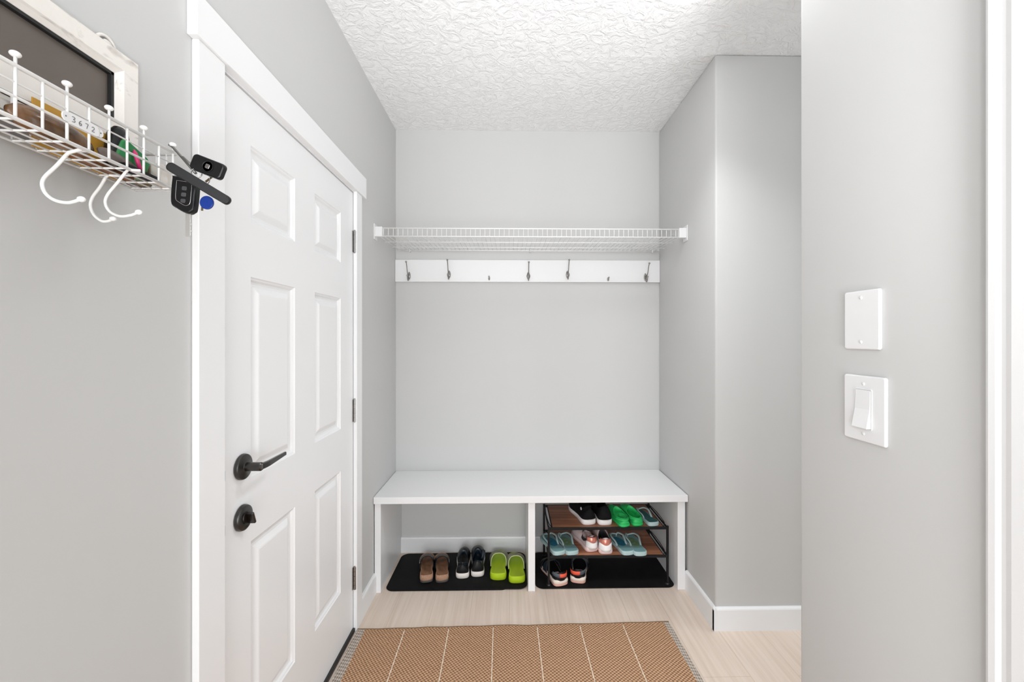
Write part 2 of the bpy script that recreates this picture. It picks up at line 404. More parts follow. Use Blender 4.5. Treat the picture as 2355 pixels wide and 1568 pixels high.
# ------------------------------------------------------------------ bench
YF = 2.2031; ZB = CAMZ-.8254
bench = thing('bench', (.117, 2.4, 0), 'long white built-in bench with two open shoe compartments below', 'bench')
obj('bench_top', B(A+.002, BR-.003, YF, YB-.001, ZB-.035, ZB), BENCHW, bench, bevel=.0015)
for x0, x1, n in ((A+.004, -.672, 'side_panel'), (.099, .135, 'divider'), (.890, .930, 'side_panel')):
    obj(n, B(x0, x1, YF+.014, YB-.0145 if n == 'divider' else YB-.001, .0005, ZB-.0352), BENCHW, bench, bevel=.001)

# ------------------------------------------------------------------ hook rail
zr0, zr1 = CAMZ+.351, CAMZ+.488
rail = thing('coat_hook_rail', (.117, YB, zr0), 'white wall board with seven small nickel hooks below the wire shelf', 'hook rail')
obj('rail_board', B(A+.001, BR-.001, YB-.019, YB-.0005, zr0, zr1), BENCHW, rail, bevel=.0015)
yf = YB-.019
def double_hook(u, v, tilt, lift):
    c = hy(u, v, yf)
    R = Matrix.Translation(c) @ Matrix.Rotation(tilt, 4, 'Y')
    bm = NB()
    ell(bm, (0, 0, 0), .009, .0035, .024)
    for q in bm.verts: q.co = R @ q.co
    up = [R @ p for p in catmull([(0, -.002, .002), (0, -.024, -.004), (0, -.048, .018), (0, -.062, .050), (0, -.078, .068+lift)], 5)]
    tube(bm, up, .0027, 8)
    dn = [R @ p for p in catmull([(0, -.002, -.012), (0, -.018, -.030), (0, -.034, -.032), (0, -.044, -.014), (0, -.046, -.004)], 5)]
    tube(bm, dn, .0027, 8)
    for p, r in ((up[-1], .0058), (dn[-1], .0052)): ell(bm, p, r, r, r, u=10, v=8)
    for s in (-1, 1):
        tube(bm, [R @ p for p in catmull([(0, -.012, .016), (s*.009, -.012, .002), (s*.008, -.014, -.012), (0, -.016, -.026)], 4)], .0018, 6)
    obj('coat_hook', bm, NICKEL, rail, smooth=True, label='brushed nickel double hook')
def small_hook(u, v):
    c = hy(u, v, yf); bm = NB()
    ell(bm, c, .0055, .003, .012, u=10, v=8)
    pt = [c+p for p in catmull([(0, -.001, -.003), (0, -.012, -.010), (0, -.024, -.006), (0, -.027, .008)], 4)]
    tube(bm, pt, .0024, 8); ell(bm, pt[-1], .0045, .0045, .0045, u=10, v=8)
    obj('small_hook', bm, NICKEL, rail, smooth=True, label='small brushed nickel single hook')
for a in ((941, 634, 0, .004), (1033, 631, 0, .008), (1215, 634, 0, .002), (1305, 631, .0, .008), (1484, 637, .0, .004)): double_hook(*a)
small_hook(1125, 640); small_hook(1398, 642)

# ------------------------------------------------------------------ wire shelf
ws = thing('wire_shelf', (.117, YB, CAMZ+.55), 'white ventilated wire shelf spanning the alcove above the hook board', 'shelf')
YS = 2.235
zt = hy(1200, 526, YS).z; zl = hy(1200, 543.5, YS).z; zk = zl+.010       # top rail, lower rail, back height
ZM = lambda y: zl+(zk-zl)*(y-YS)/(YB-.015-YS)
x0, x1 = A+.020, BR-.020
bm = NB()
def rod(bm, a, b2, r, s=6): tube(bm, [a, b2], r, s)
for (y, z, r) in ((YS+.14, ZM(YS+.14)-.004, .0028), (YS+.29, ZM(YS+.29)-.004, .0028), (YB-.015, zk-.004, .0036)):
    rod(bm, (x0-.012, y, z), (x1+.012, y, z), r)
n = int((x1-x0)/.0254)
for i in range(n+1):
    x = x0+.0254*i
    tube(bm, [(x, YS, zt), (x, YS-.0005, zl-.001), (x, YS+.006, zl), (x, YB-.012, zk)], .0014, 5)
obj('wire_deck', bm, WIRE, ws, smooth=True)
bm = NB(); rod(bm, (x0-.008, YS-.001, zt), (x1+.008, YS-.001, zt), .0033, 8); rod(bm, (x0-.008, YS-.001, zl-.002), (x1+.008, YS-.001, zl-.002), .0031, 8)
obj('lip_rail', bm, WIRE, ws, smooth=True)
for xw, s in ((A, 1), (BR, -1)):
    bm = NB(); box(bm, min(xw, xw+s*.004), max(xw, xw+s*.004), YS-.022, YS+.03, zl-.022, zt+.020)
    eb = obj('end_bracket', bm, PLASTIC, ws, bevel=.0015)
    a, c = sorted((xw+s*.003, xw+s*.040)); bm = B(a, c, YS-.012, YS+.014, zl-.006, zt+.006)
    obj('bracket_socket', bm, PLASTIC, eb, bevel=.002)
for u in (943, 1220, 1500):
    c = hy(u, 569, YB-.012); bm = NB(); box(bm, c.x-.004, c.x+.004, YB-.020, YB-.0005, zk-.014, zk+.006)
    tube(bm, [(c.x, YB-.018, zk+.004), (c.x, YB-.023, zk-.004), (c.x, YB-.018, zk-.012)], .003, 6)
    obj('wall_clip', bm, PLASTIC, ws, bevel=.0008)

# ------------------------------------------------------------------ plates on the near right wall
def wall_plate(y0, y1, z0, z1, name, label, cat, rocker):
    yc, zc = (y0+y1)/2, (z0+z1)/2; w_, h_ = abs(y1-y0), z1-z0
    M = Matrix(((0, 0, -1, NX), (1, 0, 0, yc), (0, 1, 0, zc), (0, 0, 0, 1)))
    t = thing(name, (NX, yc, zc), label, cat)
    bm = NB(); plate(bm, rrect(w_, h_, .003), .006, M, .0025)
    obj('plate', bm, PLASTIC, t, smooth=False, bevel=.0005)
    for s in (-1, 1):
        bm = NB(); lathe(bm, [(0, .0055), (.0032, .0055), (.0030, .0066), (.0012, .0072), (0, .0072)], M @ Matrix.Translation((0, s*h_*.375, 0)), 14)
        box(bm, -.0026, .0026, -.0004, .0004, .0070, .00735, M=M @ Matrix.Translation((0, s*h_*.375, 0)) @ Matrix.Rotation(.9, 4, 'Z'))
        obj('screw', bm, mat('screw_paint', (.7, .7, .7), .4), t)
    if rocker:
        bm = NB(); fw, fh = .036, .070
        o1 = rrect(fw, fh, .003); 
        loft(bm, [[M @ Vector((p[0]*k, p[1]*k2, z)) for p in o1] for k, k2, z in ((1, 1, .005), (1, 1, .0072), (.93, .965, .0072), (.93, .965, .003))], True)
        obj('rocker_frame', bm, PLASTIC, t)
        bm = NB(); a, c = .0158, .0325
        rings = [[M @ Vector(p) for p in ((-a, y, .002), (a, y, .002), (a, y, z), (-a, y, z))] for y, z in ((-c, .0145), (0, .0085), (c, .0075))]
        loft(bm, rings, True, True, True)
        obj('rocker', bm, PLASTIC, t, bevel=.0008)
wall_plate(.6886, .7615, CAMZ-.019, CAMZ+.0835, 'blank_wall_plate', 'blank white wall plate above the light switch', 'wall plate', False)
wall_plate(.6774, .7620, CAMZ-.179, CAMZ-.0645, 'light_switch', 'white rocker light switch on the near right wall', 'light switch', True)

# ------------------------------------------------------------------ rug
pl = hz(822, 1447, .008); pr_ = hz(1538, 1430, .008)
ang = math.atan2(pr_.y-pl.y, pr_.x-pl.x); RW = (pr_-pl).to_2d().length
rug = thing('rug', ((pl.x+pr_.x)/2, pl.y-.9, 0), 'tan woven jute rug with thin cream stripes lying by the door', 'rug')
org = Vector((pl.x, pl.y, 0)); ex = Vector((math.cos(ang), math.sin(ang), 0)); ey = Vector((math.sin(ang), -math.cos(ang), 0))
def rp(s, t, z):
    wob = .006*noise.noise(Vector((s*4, 3.1, 0)))+.004*noise.noise(Vector((s*11, 7.7, 0)))
    p = org+ex*s+ey*(t+wob*max(0, 1-t*3)); p.z = z+.0015*noise.noise(Vector((s*5, t*5, 1)))*(1 if z > .003 else 0)
    return p
RL = 2.0; bw = .042
def rug_strip(s0, s1, z, ns, m, name, lab=None, kind=None, zlow=.0015, t0=0.0):
    bm = NB(); nt_ = 60
    for zz, flip in ((z, 0), (zlow, 1)):
        pass
    top = [[bm.verts.new(rp(s0+(s1-s0)*i/ns, t0+(RL-2*t0)*j/nt_, z)) for i in range(ns+1)] for j in range(nt_+1)]
    bot = [[bm.verts.new(rp(s0+(s1-s0)*i/ns, t0+(RL-2*t0)*j/nt_, zlow)) for i in range(ns+1)] for j in range(nt_+1)]
    for j in range(nt_):
        for i in range(ns):
            bm.faces.new((top[j][i], top[j][i+1], top[j+1][i+1], top[j+1][i]))
        bm.faces.new((top[j][0], top[j+1][0], bot[j+1][0], bot[j][0])); bm.faces.new((top[j][ns], bot[j][ns], bot[j+1][ns], top[j+1][ns]))
    for i in range(ns):
        bm.faces.new((top[0][i], bot[0][i], bot[0][i+1], top[0][i+1])); bm.faces.new((top[nt_][i], top[nt_][i+1], bot[nt_][i+1], bot[nt_][i]))
    return obj(name, bm, m, rug, smooth=False, label=lab)
rug_strip(bw*.85, RW-bw*.6, .0085, 40, JUTE, 'rug_field')
rug_strip(0, bw*.85, .0085, 3, BORD, 'rug_border', 'cream and grey woven border')
rug_strip(RW-bw*.6, RW, .0085, 3, BORD, 'rug_border', 'cream and grey woven border')
bm = NB()
tube(bm, [rp(s, -.001, .006) for s in [RW*k/50 for k in range(51)]], .0042, 6)
obj('rug_hem', bm, mat('brown_hem', (.19, .11, .055), .9), rug, smooth=True, label='brown hem')
for u, v in ((929, 1452), (1031, 1450), (1134, 1449), (1236, 1447), (1335, 1444), (1434, 1440)):
    p = hz(u, v, .0095); s = (p-org).dot(ex)
    bm = NB(); pts = []
    for k in range(160):
        t = .012+(RL-.03)*k/159
        q = rp(s, t, .0088); q += ex*(.0006*math.sin(k*2.1)); pts.append(q)
    tube(bm, pts, [.0022+.0006*math.sin(k*1.7) for k in range(160)], 6)
    obj('rug_stripe', bm, STRIPE, rug, smooth=True, label='thin cream yarn stripe')

# ------------------------------------------------------------------ mats
def rubber_mat(c4, z0, z1, label, name='boot_mat'):
    """c4: (x0,x1,y0,y1), ribbed rounded-corner mat lying on the floor"""
    x0, x1, y0, y1, rz = c4
    M = Matrix.Translation(((x0+x1)/2, (y0+y1)/2, z0)) @ Matrix.Rotation(rz, 4, 'Z')
    bm = NB(); plate(bm, rrect(x1-x0, y1-y0, .045, 8), z1-z0, M, .0022)
    o = obj(name, bm, RUBBER, bevel=0); return tag(o, label, 'mat')
fl = hz(887, 1361, 0); 
m1 = rubber_mat((hz(886, 1355, 0).x, .0, 2.230, 2.615, 0), .0004, .0042, 'black rubber boot mat lying lowest at the left bench end')
m2 = rubber_mat((hz(985, 1357, 0).x, .096, 2.232, 2.612, 0), .0044, .0082, 'black rubber boot mat overlapping the left mat under the green slides')
m3 = rubber_mat((.139, hz(1555, 1350, 0).x, 2.236, 2.615, .0), .0004, .0042, 'black rubber boot mat under the metal shoe rack')

# ------------------------------------------------------------------ shoe rack
ZT, ZMID = .312, .160
fz = hz(1264, 1352, .005); fr = hz(1536, 1346, .005)
XA, XB = hy(1262, 1300, 2.262).x, hy(1535, 1300, 2.262).x; Y0, Y1 = 2.262, 2.570
rack = thing('shoe_rack', ((XA+XB)/2, (Y0+Y1)/2, .0045), 'black metal shoe rack with two walnut shelves under the bench', 'shoe rack')
for x in (XA, XB):
    for y in (Y0, Y1):
        bm = B(x-.0055, x+.0055, y-.0055, y+.0055, .0105, ZT+.008)
        lg = obj('leg', bm, BLACKM, rack, bevel=.001)
        bm = NB(); lathe(bm, [(0, .0045), (.010, .0045), (.010, .009), (.006, .012), (0, .012)], Matrix.Translation((x, y, 0)), 14)
        obj('foot', bm, mat('grey_foot', (.05, .05, .05), .4, .5), lg)
for zz in (ZMID, ZT):
    bm = NB()
    box(bm, XA+.0055, XB-.0055, Y0-.005, Y0+.005, zz-.010, zz+.003); box(bm, XA+.0055, XB-.0055, Y1-.005, Y1+.005, zz-.010, zz+.003)
    obj('shelf_frame', bm, BLACKM, rack, bevel=.0012)
    sb = obj('shelf_board', B(XA+.022, XB-.022, Y0+.0052, Y1-.0052, zz-.006, zz+.002), WOOD, rack, label='walnut coloured shelf board')
    for x, s in ((XA, 1), (XB, -1)):
        bm = NB()
        tube(bm, [(x, Y0, zz-.003), (x, Y1, zz-.003)], .0045, 8)
        obj('side_rail', bm, BLACKM, rack)
        bm = NB()
        tube(bm, catmull([(x+s*.016, Y0+.01, zz+.001), (x+s*.004, Y0+.04, zz+.010), (x-s*.001, (Y0+Y1)/2, zz+.012), (x+s*.004, Y1-.04, zz+.010), (x+s*.016, Y1-.01, zz+.001)], 6), .0022, 6)
        tube(bm, [(x+s*.018, Y0+.006, zz-.001), (x+s*.018, Y1-.006, zz-.001)], .003, 6)
        obj('elastic_loop', bm, BLACKM, rack, smooth=True)

# ------------------------------------------------------------------ footwear
FOOT = [(0, 0), (.25, .018), (.36, .075), (.37, .2), (.34, .36), (.38, .52), (.47, .67), (.47, .80), (.36, .92), (.12, .99), (-.12, 1.0), (-.34, .95), (-.46, .84), (-.46, .71), (-.36, .52), (-.30, .36), (-.34, .2), (-.35, .075), (-.25, .018)]
def foot(L, W, side, n=56, hk=1.17):
    P = catmull([(x*W*side*(hk if y < .45 else 1+(hk-1)*max(0, (.7-y)/.25)), y*L, 0) for x, y in FOOT], 10, True)
    if side < 0: P = [P[0]]+P[:0:-1]
    d = [0]
    for i in range(len(P)): d.append(d[-1]+(P[(i+1) % len(P)]-P[i]).length)
    out = []; j = 0
    for k in range(n):
        s = d[-1]*k/n
        while d[j+1] < s: j += 1
        f = (s-d[j])/(d[j+1]-d[j]); out.append(P[j].lerp(P[(j+1) % len(P)], f))
    return out
def inset(P, d):
    n = len(P); out = []
    for i in range(n):
        t = (P[(i+1) % n]-P[i-1]).normalized(); nn = Vector((-t.y, t.x, 0))
        out.append(P[i]+nn*d)
    return out
def setz(P, z): return [Vector((p.x, p.y, z(p.y) if callable(z) else z)) for p in P]
def slab(bm, P, zs_, cap=True):
    loft(bm, [setz(inset(P, d), z) for d, z in zs_], True, True, cap)
def ext(P, y):
    xs = []
    n = len(P)
    for i in range(n):
        a, b2 = P[i], P[(i+1) % n]
        if (a.y-y)*(b2.y-y) <= 0 and a.y != b2.y: xs.append(a.x+(b2.x-a.x)*(y-a.y)/(b2.y-a.y))
    return (min(xs), max(xs)) if len(xs) > 1 else (-.02, .02)
def band(bm, P, ya_side, ya_mid, yb_side, yb_mid, z0, hgt, out=.002, ns=20, nr=5, hf=None):
    rows = []
    for r in range(nr+1):
        f = r/nr; row = []
        for k in range(ns+1):
            ph = PI*k/ns; s = math.sin(ph)
            y = (ya_side+(ya_mid-ya_side)*s)*(1-f)+(yb_side+(yb_mid-yb_side)*s)*f
            a, c = ext(P, y); m, hw = (a+c)/2, (c-a)/2+out
            h_ = hgt*(1-.25*f) if hf is None else hf(f)
            cs = math.cos(ph); cs = math.copysign(abs(cs)**.75, cs)
            row.append(Vector((m+hw*cs, y, z0+h_*s**.85)))
        rows.append(row)
    loft(bm, rows, False)
    return rows
def shoe_at(name, u, v, z, rz, label, group, cat='shoe'):
    p = hz(u, v, z+.004)
    return thing(name, (p.x, p.y, z), label, cat, group, rz)
so = dict(world=False)

BROWN = mat('brown_footbed', (.30, .145, .075), .7, var=(30, .45)); BROWN2 = mat('brown_leather', (.33, .165, .10), .6, var=(20, .2))
CORK = mat('tan_cork', (.42, .24, .155), .8, var=(120, .25)); BLKLEATH = mat('black_leather', (.007, .007, .008), .4, spec=.3, bump=(160, .2, .001))
WSOLE = mat('white_rubber', (.80, .745, .69), .55); WSOLE2 = mat('white_foam', (.86, .84, .83), .5)
BLKKNIT = mat('black_knit', (.006, .006, .007), .8, spec=.15, bump=(420, .5, .001)); NAVYL = mat('dark_blue_lining', (.010, .020, .034), .35)
LIME = mat('lime_foam', (.44, .62, .012), .55, bump=(25, .15, .002)); LIMEB = mat('grey_green_camouflage_strap', (.42, .44, .30), .6, var=(28, 0, (.22, .20, .13)))
PALEEDGE = mat('pale_green_edge', (.62, .72, .36), .5)
GREEN = mat('green_foam', (.02, .47, .115), .5); TEAL = mat('teal_foam', (.03, .15, .16), .6, var=(14, .3)); TEALP = mat('pale_teal_rubber', (.42, .56, .56), .45)
BLUEP = mat('blue_print', (.01, .21, .34), .6, var=(60, .35)); OLIVEP = mat('green_print', (.21, .37, .20), .6, var=(60, .35))
TEALMID = mat('soft_teal_foam', (.19, .37, .39), .6)
PINKM = mat('rose_knit', (.72, .58, .57), .6, bump=(300, .4, .001)); COPPER = mat('rose_gold_tab', (.72, .28, .22), .28, .65); PSOLE = mat('blush_rubber', (.83, .62, .60), .5)
ORANGE = mat('coral_webbing', (.86, .11, .055), .7, bump=(400, .4, .001)); SLATE = mat('slate_webbing', (.08, .10, .125), .7); PEACH = mat('peach_foam', (.74, .42, .34), .6); CREAM = mat('cream_foam', (.80, .70, .61), .6)

def closed_shoe(t, L, W, side, st, zh, zs_, zf, msole, mup, mlin, opL=.24, opC=.30, opW=.30, toe=.046, knobs=True, heel_in=.0, solen='sole', upn='upper'):
    P = foot(L, W, side); n = len(P)
    zt_ = lambda y: st*(1+.25*max(0, 1-y/(L*.45)))   # thicker heel
    bm = NB(); loft(bm, [setz(inset(P, d), (lambda y, k=k: zt_(y)*k)) for d, k in ((.005, 0), (.001, .12), (0, .5), (.0005, .9), (.003, 1.0))], True, True, True)
    obj(solen, bm, msole, t, smooth=True, **so)
    Q = inset(P, .0045); rings = []; K = 9
    O = []
    for i, p in enumerate(Q):
        ph = -PI/2+side*2*PI*i/n
        s = math.sin(ph)
        zo = zs_+(zh-zs_)*max(0, -s)**2+(zf-zs_)*max(0, s)**2
        O.append(Vector((W*opW*math.cos(ph), L*opC+L*opL*s, zo)))
    for k in range(K+1):
        f = k/K; r = []
        for i, p in enumerate(Q):
            zb_ = zt_(p.y)*.96; Bp = Vector((p.x, p.y, zb_)); y = p.y/L
            mz = zb_+(O[i].z-zb_)*.55 if y < .45 else zb_+toe
            Mp = Vector((p.x*1.05, p.y+(-.004 if y < .1 else 0), mz))
            r.append(Bp*(1-f)**2+Mp*2*f*(1-f)+O[i]*f*f)
        rings.append(r)
    bm = NB(); loft(bm, rings, True)
    # rounded collar
    up = obj(upn, bm, mup, t, smooth=True, solid=.003, **so)
    bm = NB()
    C_ = Vector((0, L*opC, 0))
    def shrink(O_, k, dz, zabs=None):
        return [Vector((o_.x*k, C_.y+(o_.y-C_.y)*k, (o_.z+dz) if zabs is None else zabs)) for o_ in O_]
    def cave(k, kf, z):
        return [Vector((o_.x*k, C_.y+(o_.y-C_.y)*(k if o_.y < C_.y else kf), z)) for o_ in O]
    loft(bm, [O, shrink(O, .985, .0025), shrink(O, .95, .001), shrink(O, .92, -.012), cave(.99, 1.65, zt_(0)+.012), cave(.9, 1.6, zt_(0)+.003)], True, False, True)
    obj('lining', bm, mlin, t, smooth=True, **so)
    return P, O, zt_
def flip_flop(u, v, z, rz, side, label, group, pr, foot_m, L=.235, W=.088, strap_m=None):
    t = shoe_at('flip_flop', u, v, z, rz, label, group, 'flip-flop')
    P = foot(L, W, side); T = .017
    zf_ = lambda y: T+.006*max(0, 1-y/(L*.5))
    bm = NB(); loft(bm, [setz(inset(P, d), (lambda y, k=k: zf_(y)*k)) for d, k in ((.004, 0), (.0, .15), (0, .85), (.002, 1))], True, True, True)
    obj('sole', bm, TEALP, t, smooth=False, **so)
    bm = NB(); Q = inset(P, .006); R0 = [Vector((p.x, p.y, zf_(p.y)+.0015)) for p in Q]; R1 = [Vector((p.x, p.y, zf_(p.y)-.002)) for p in Q]
    R2 = [Vector((p.x*.8, L*.5+(p.y-L*.5)*.85, zf_(p.y)+.0012)) for p in Q]
    loft(bm, [R1, R0, R2], True, True, True); obj('footbed', bm, foot_m, t, **so)
    if pr:
        bm = NB(); R = [Vector((W*.31*math.cos(a), L*.52+L*.24*math.sin(a), 0)) for a in [2*PI*k/28 for k in range(28)]]
        R = [Vector((p.x, p.y, zf_(p.y)+.0022)) for p in R]; lo = [p-Vector((0, 0, .002)) for p in R]
        loft(bm, [lo, R], True, True, True); obj('footbed_print', bm, pr, t, **so)
    bm = NB()
    post = Vector((-.012*side, L*.80, T)); 
    tube(bm, [post, post+Vector((0, -.002, .012)), post+Vector((0, -.008, .019))], .0035, 8)
    for s in (-1, 1):
        a, c = ext(P, L*.36); xe = (c if s > 0 else a)-s*.006
        a2, c2 = ext(P, L*.62); xm = (c2 if s > 0 else a2)-s*.004
        pts = catmull([post+Vector((0, -.003, .017)), Vector((xm*.62, L*.765, T+.024)), Vector((xm*1.02, L*.62, T+.024)), Vector((xe*1.10, L*.46, T+.014)), Vector((xe, L*.36, T))], 6)
        tube(bm, pts, [.0055]*len(pts), 8, flat=.6)
    obj('strap', bm, strap_m or TEALP, t, smooth=True, label='pale thong strap', **so)
    return t

# --- brown sandals
for u, v, side, rz, lab in ((981, 1339, 1, .17, 'left brown sandal of the pair nearest the left bench panel'), (1016.5, 1339, -1, .17, 'right brown sandal beside the black slip-on shoes')):
    t = shoe_at('sandal', u, v, .0082, rz, lab, 'brown sandals', 'sandal'); L_, W_ = .262, .085
    P = foot(L_, W_, -side); n = len(P)
    bm = NB(); slab(bm, P, [(.006, 0), (.001, .002), (.001, .008), (.003, .010)]); obj('outsole', bm, mat('grey_outsole', (.06, .055, .055), .7), t, smooth=False, label='thin grey outsole', **so)
    rim = lambda y: .030+.012*max(0, 1-y/(L_*.3))**1
    bm = NB(); loft(bm, [setz(inset(P, .003), .009), setz(inset(P, .0), .016), setz(inset(P, .001), lambda y: rim(y)-.002), setz(inset(P, .005), lambda y: rim(y))], True, True, False)
    obj('midsole', bm, CORK, t, smooth=True, label='tan cork midsole', **so)
    bm = NB(); loft(bm, [setz(inset(P, .005), lambda y: rim(y)), setz(inset(P, .010), lambda y: rim(y)-.003), setz(inset(P, .017), lambda y: rim(y)-.010), [Vector((p.x*.35, L_*.5+(p.y-L_*.5)*.72, .024)) for p in P]], True, False, True)
    obj('footbed', bm, BROWN, t, smooth=True, **so)
    bm = NB(); band(bm, P, L_*.40, L_*.58, L_*.62, L_*.76, .018, .050, out=.004)
    st_ = obj('strap', bm, BLKLEATH, t, smooth=True, solid=.003, label='dark strap over the instep', **so)
    bm = NB(); band(bm, P, L_*.70, L_*.76, L_*.84, L_*.88, .020, .036, out=.003)
    obj('toe_strap', bm, BROWN2, t, smooth=True, solid=.003, label='brown strap over the toes', **so)
    a, c = ext(P, L_*.5); xs_ = (a-.006 if side > 0 else c+.006)
    bm = NB(); MM = Matrix.Translation((xs_*.99, L_*.5, .045)) @ Matrix.Rotation(PI/2, 4, 'Y')
    tube(bm, [MM @ Vector((p[0], p[1], 0)) for p in rrect(.018, .022, .004, 3)], .0013, 6, closed=True)
    obj('buckle', bm, CHROME, st_, smooth=True, **so)

# --- black slip-ons on the mat
for u, v, side, rz, lab in ((1063.5, 1330, 1, .06, 'left black slip-on shoe with white sole on the mat'), (1098, 1326, -1, .06, 'right black slip-on shoe on the mat with an open ankle flap')):
    t = shoe_at('slip_on_shoe', u, v, .0082, rz, lab, 'black slip-on shoes on the mat')
    P, O, zt_ = closed_shoe(t, .262, .088, -side, .024, .086, .060, .094, WSOLE, BLKLEATH, NAVYL, opL=.24, opC=.28, opW=.34, toe=.05)
    if side < 0:
        bm = NB(); f = catmull([(.026, .135, .062), (.034, .120, .085), (.040, .100, .098), (.040, .085, .080), (.032, .080, .056)], 4)
        tube(bm, f, .0035, 6, flat=.5); tube(bm, [Vector((p.x-.010, p.y+.012, p.z-.002)) for p in f], .006, 6, flat=.4)
        obj('ankle_flap', bm, NAVYL, t, smooth=True, **so)

# --- lime slides
for u, v, side, rz, lab in ((1146, 1334, 1, .0, 'left lime green slide beside the black shoes'), (1189, 1341, -1, .03, 'right lime green slide next to the bench divider')):
    t = shoe_at('slide_sandal', u, v, .0082, rz, lab, 'lime green slides', 'slide'); L_, W_ = .282, .107
    P = foot(L_, W_, -side)
    rim = lambda y: .030+.010*max(0, 1-y/(L_*.25))
    bm = NB(); loft(bm, [setz(inset(P, .006), 0), setz(inset(P, .001), .004), setz(P, lambda y: rim(y)*.6), setz(inset(P, .001), lambda y: rim(y)-.003)], True, True, False)
    obj('sole', bm, LIME, t, smooth=True, **so)
    bm = NB(); loft(bm, [setz(inset(P, .001), lambda y: rim(y)-.003), setz(inset(P, .0035), lambda y: rim(y)), setz(inset(P, .009), lambda y: rim(y)-.002), setz(inset(P, .016), lambda y: rim(y)-.010), [Vector((p.x*.4, L_*.5+(p.y-L_*.5)*.75, .021)) for p in P]], True, False, True)
    obj('footbed', bm, LIME, t, smooth=True, **so)
    bm = NB(); rows = band(bm, P, L_*.40, L_*.62, L_*.76, L_*.80, .020, .043, out=.003, nr=7)
    obj('strap', bm, LIMEB, t, smooth=True, solid=.0035, label='mottled grey-green strap', **so)
    bm = NB(); band(bm, P, L_*.41, L_*.625, L_*.76, L_*.79, .018, .040, out=.0005, nr=6)
    obj('strap_lining', bm, LIME, t, smooth=True, label='lime strap lining', **so)
    bm = NB(); tube(bm, rows[0], .0027, 8); obj('strap_edge', bm, PALEEDGE, t, smooth=True, **so)

# --- shoes on the rack, top shelf
zt1 = ZT+.002; zm1 = ZMID+.002
for u, v, side, rz, lab in ((1358, 1206, 1, .22, 'left black sneaker with thick white sole on the top rack shelf'), (1393.5, 1207, -1, .08, 'right black sneaker on the top rack shelf beside the green clogs')):
    t = shoe_at('sneaker', u, v, zt1, rz, lab, 'black sneakers on the top rack shelf')
    P, O, zt_ = closed_shoe(t, .265, .096, -side, .024, .100, .075, .10, WSOLE2, BLKKNIT, BLKKNIT, opL=.20, opC=.26, opW=.30, toe=.055)
    bm = NB(); tube(bm, [Vector((p.x, p.y-.001, .029+.0)) for p in (catmull([(-.020, .004, 0), (-.012, -.0025, 0), (0, -.0045, 0), (.012, -.0025, 0), (.020, .004, 0)], 4))], .0016, 6)
    obj('heel_piping', bm, WSOLE2, t, smooth=True, **so)
    if side > 0:
        bm = NB(); tube(bm, [Vector((-.0345, .050+.007*math.cos(a), .075+.007*math.sin(a))) for a in [2*PI*k/14 for k in range(14)]], .0014, 6, closed=True)
        obj('side_emblem', bm, WSOLE2, t, smooth=True, label='small white ring emblem', **so)
for u, v, side, rz, lab in ((1440, 1211, 1, .24, 'left green foam clog beside the black sneakers'), (1470, 1209, -1, .20, 'right green foam clog beside the single flip-flop')):
    t = shoe_at('clog', u, v, zt1, rz, lab, 'green foam clogs', 'clog')
    P, O, zt_ = closed_shoe(t, .215, .076, -side, .013, .040, .042, .066, GREEN, GREEN, GREEN, opL=.26, opC=.29, opW=.43, toe=.048)
    bm = NB(); pts = [Vector((o_.x*1.04, o_.y-.003 if o_.y < .04 else o_.y, .036)) for o_ in O if o_.y < .055]
    pts.sort(key=lambda p: math.atan2(p.x, -(p.y-.09)))
    tube(bm, pts, .0042, 8, flat=1.3, up=(0, 0, 1)); obj('heel_strap', bm, GREEN, t, smooth=True, **so)
    bm = NB(); tube(bm, [o_+Vector((0, 0, .002)) for o_ in O], .0026, 8, closed=True); obj('collar', bm, GREEN, t, smooth=True, **so)
flip_flop(1506, 1209, zt1, .22, 1, 'single dark teal flip-flop at the right end of the top rack shelf', 'flip-flops', None, TEAL, L=.20, W=.078)
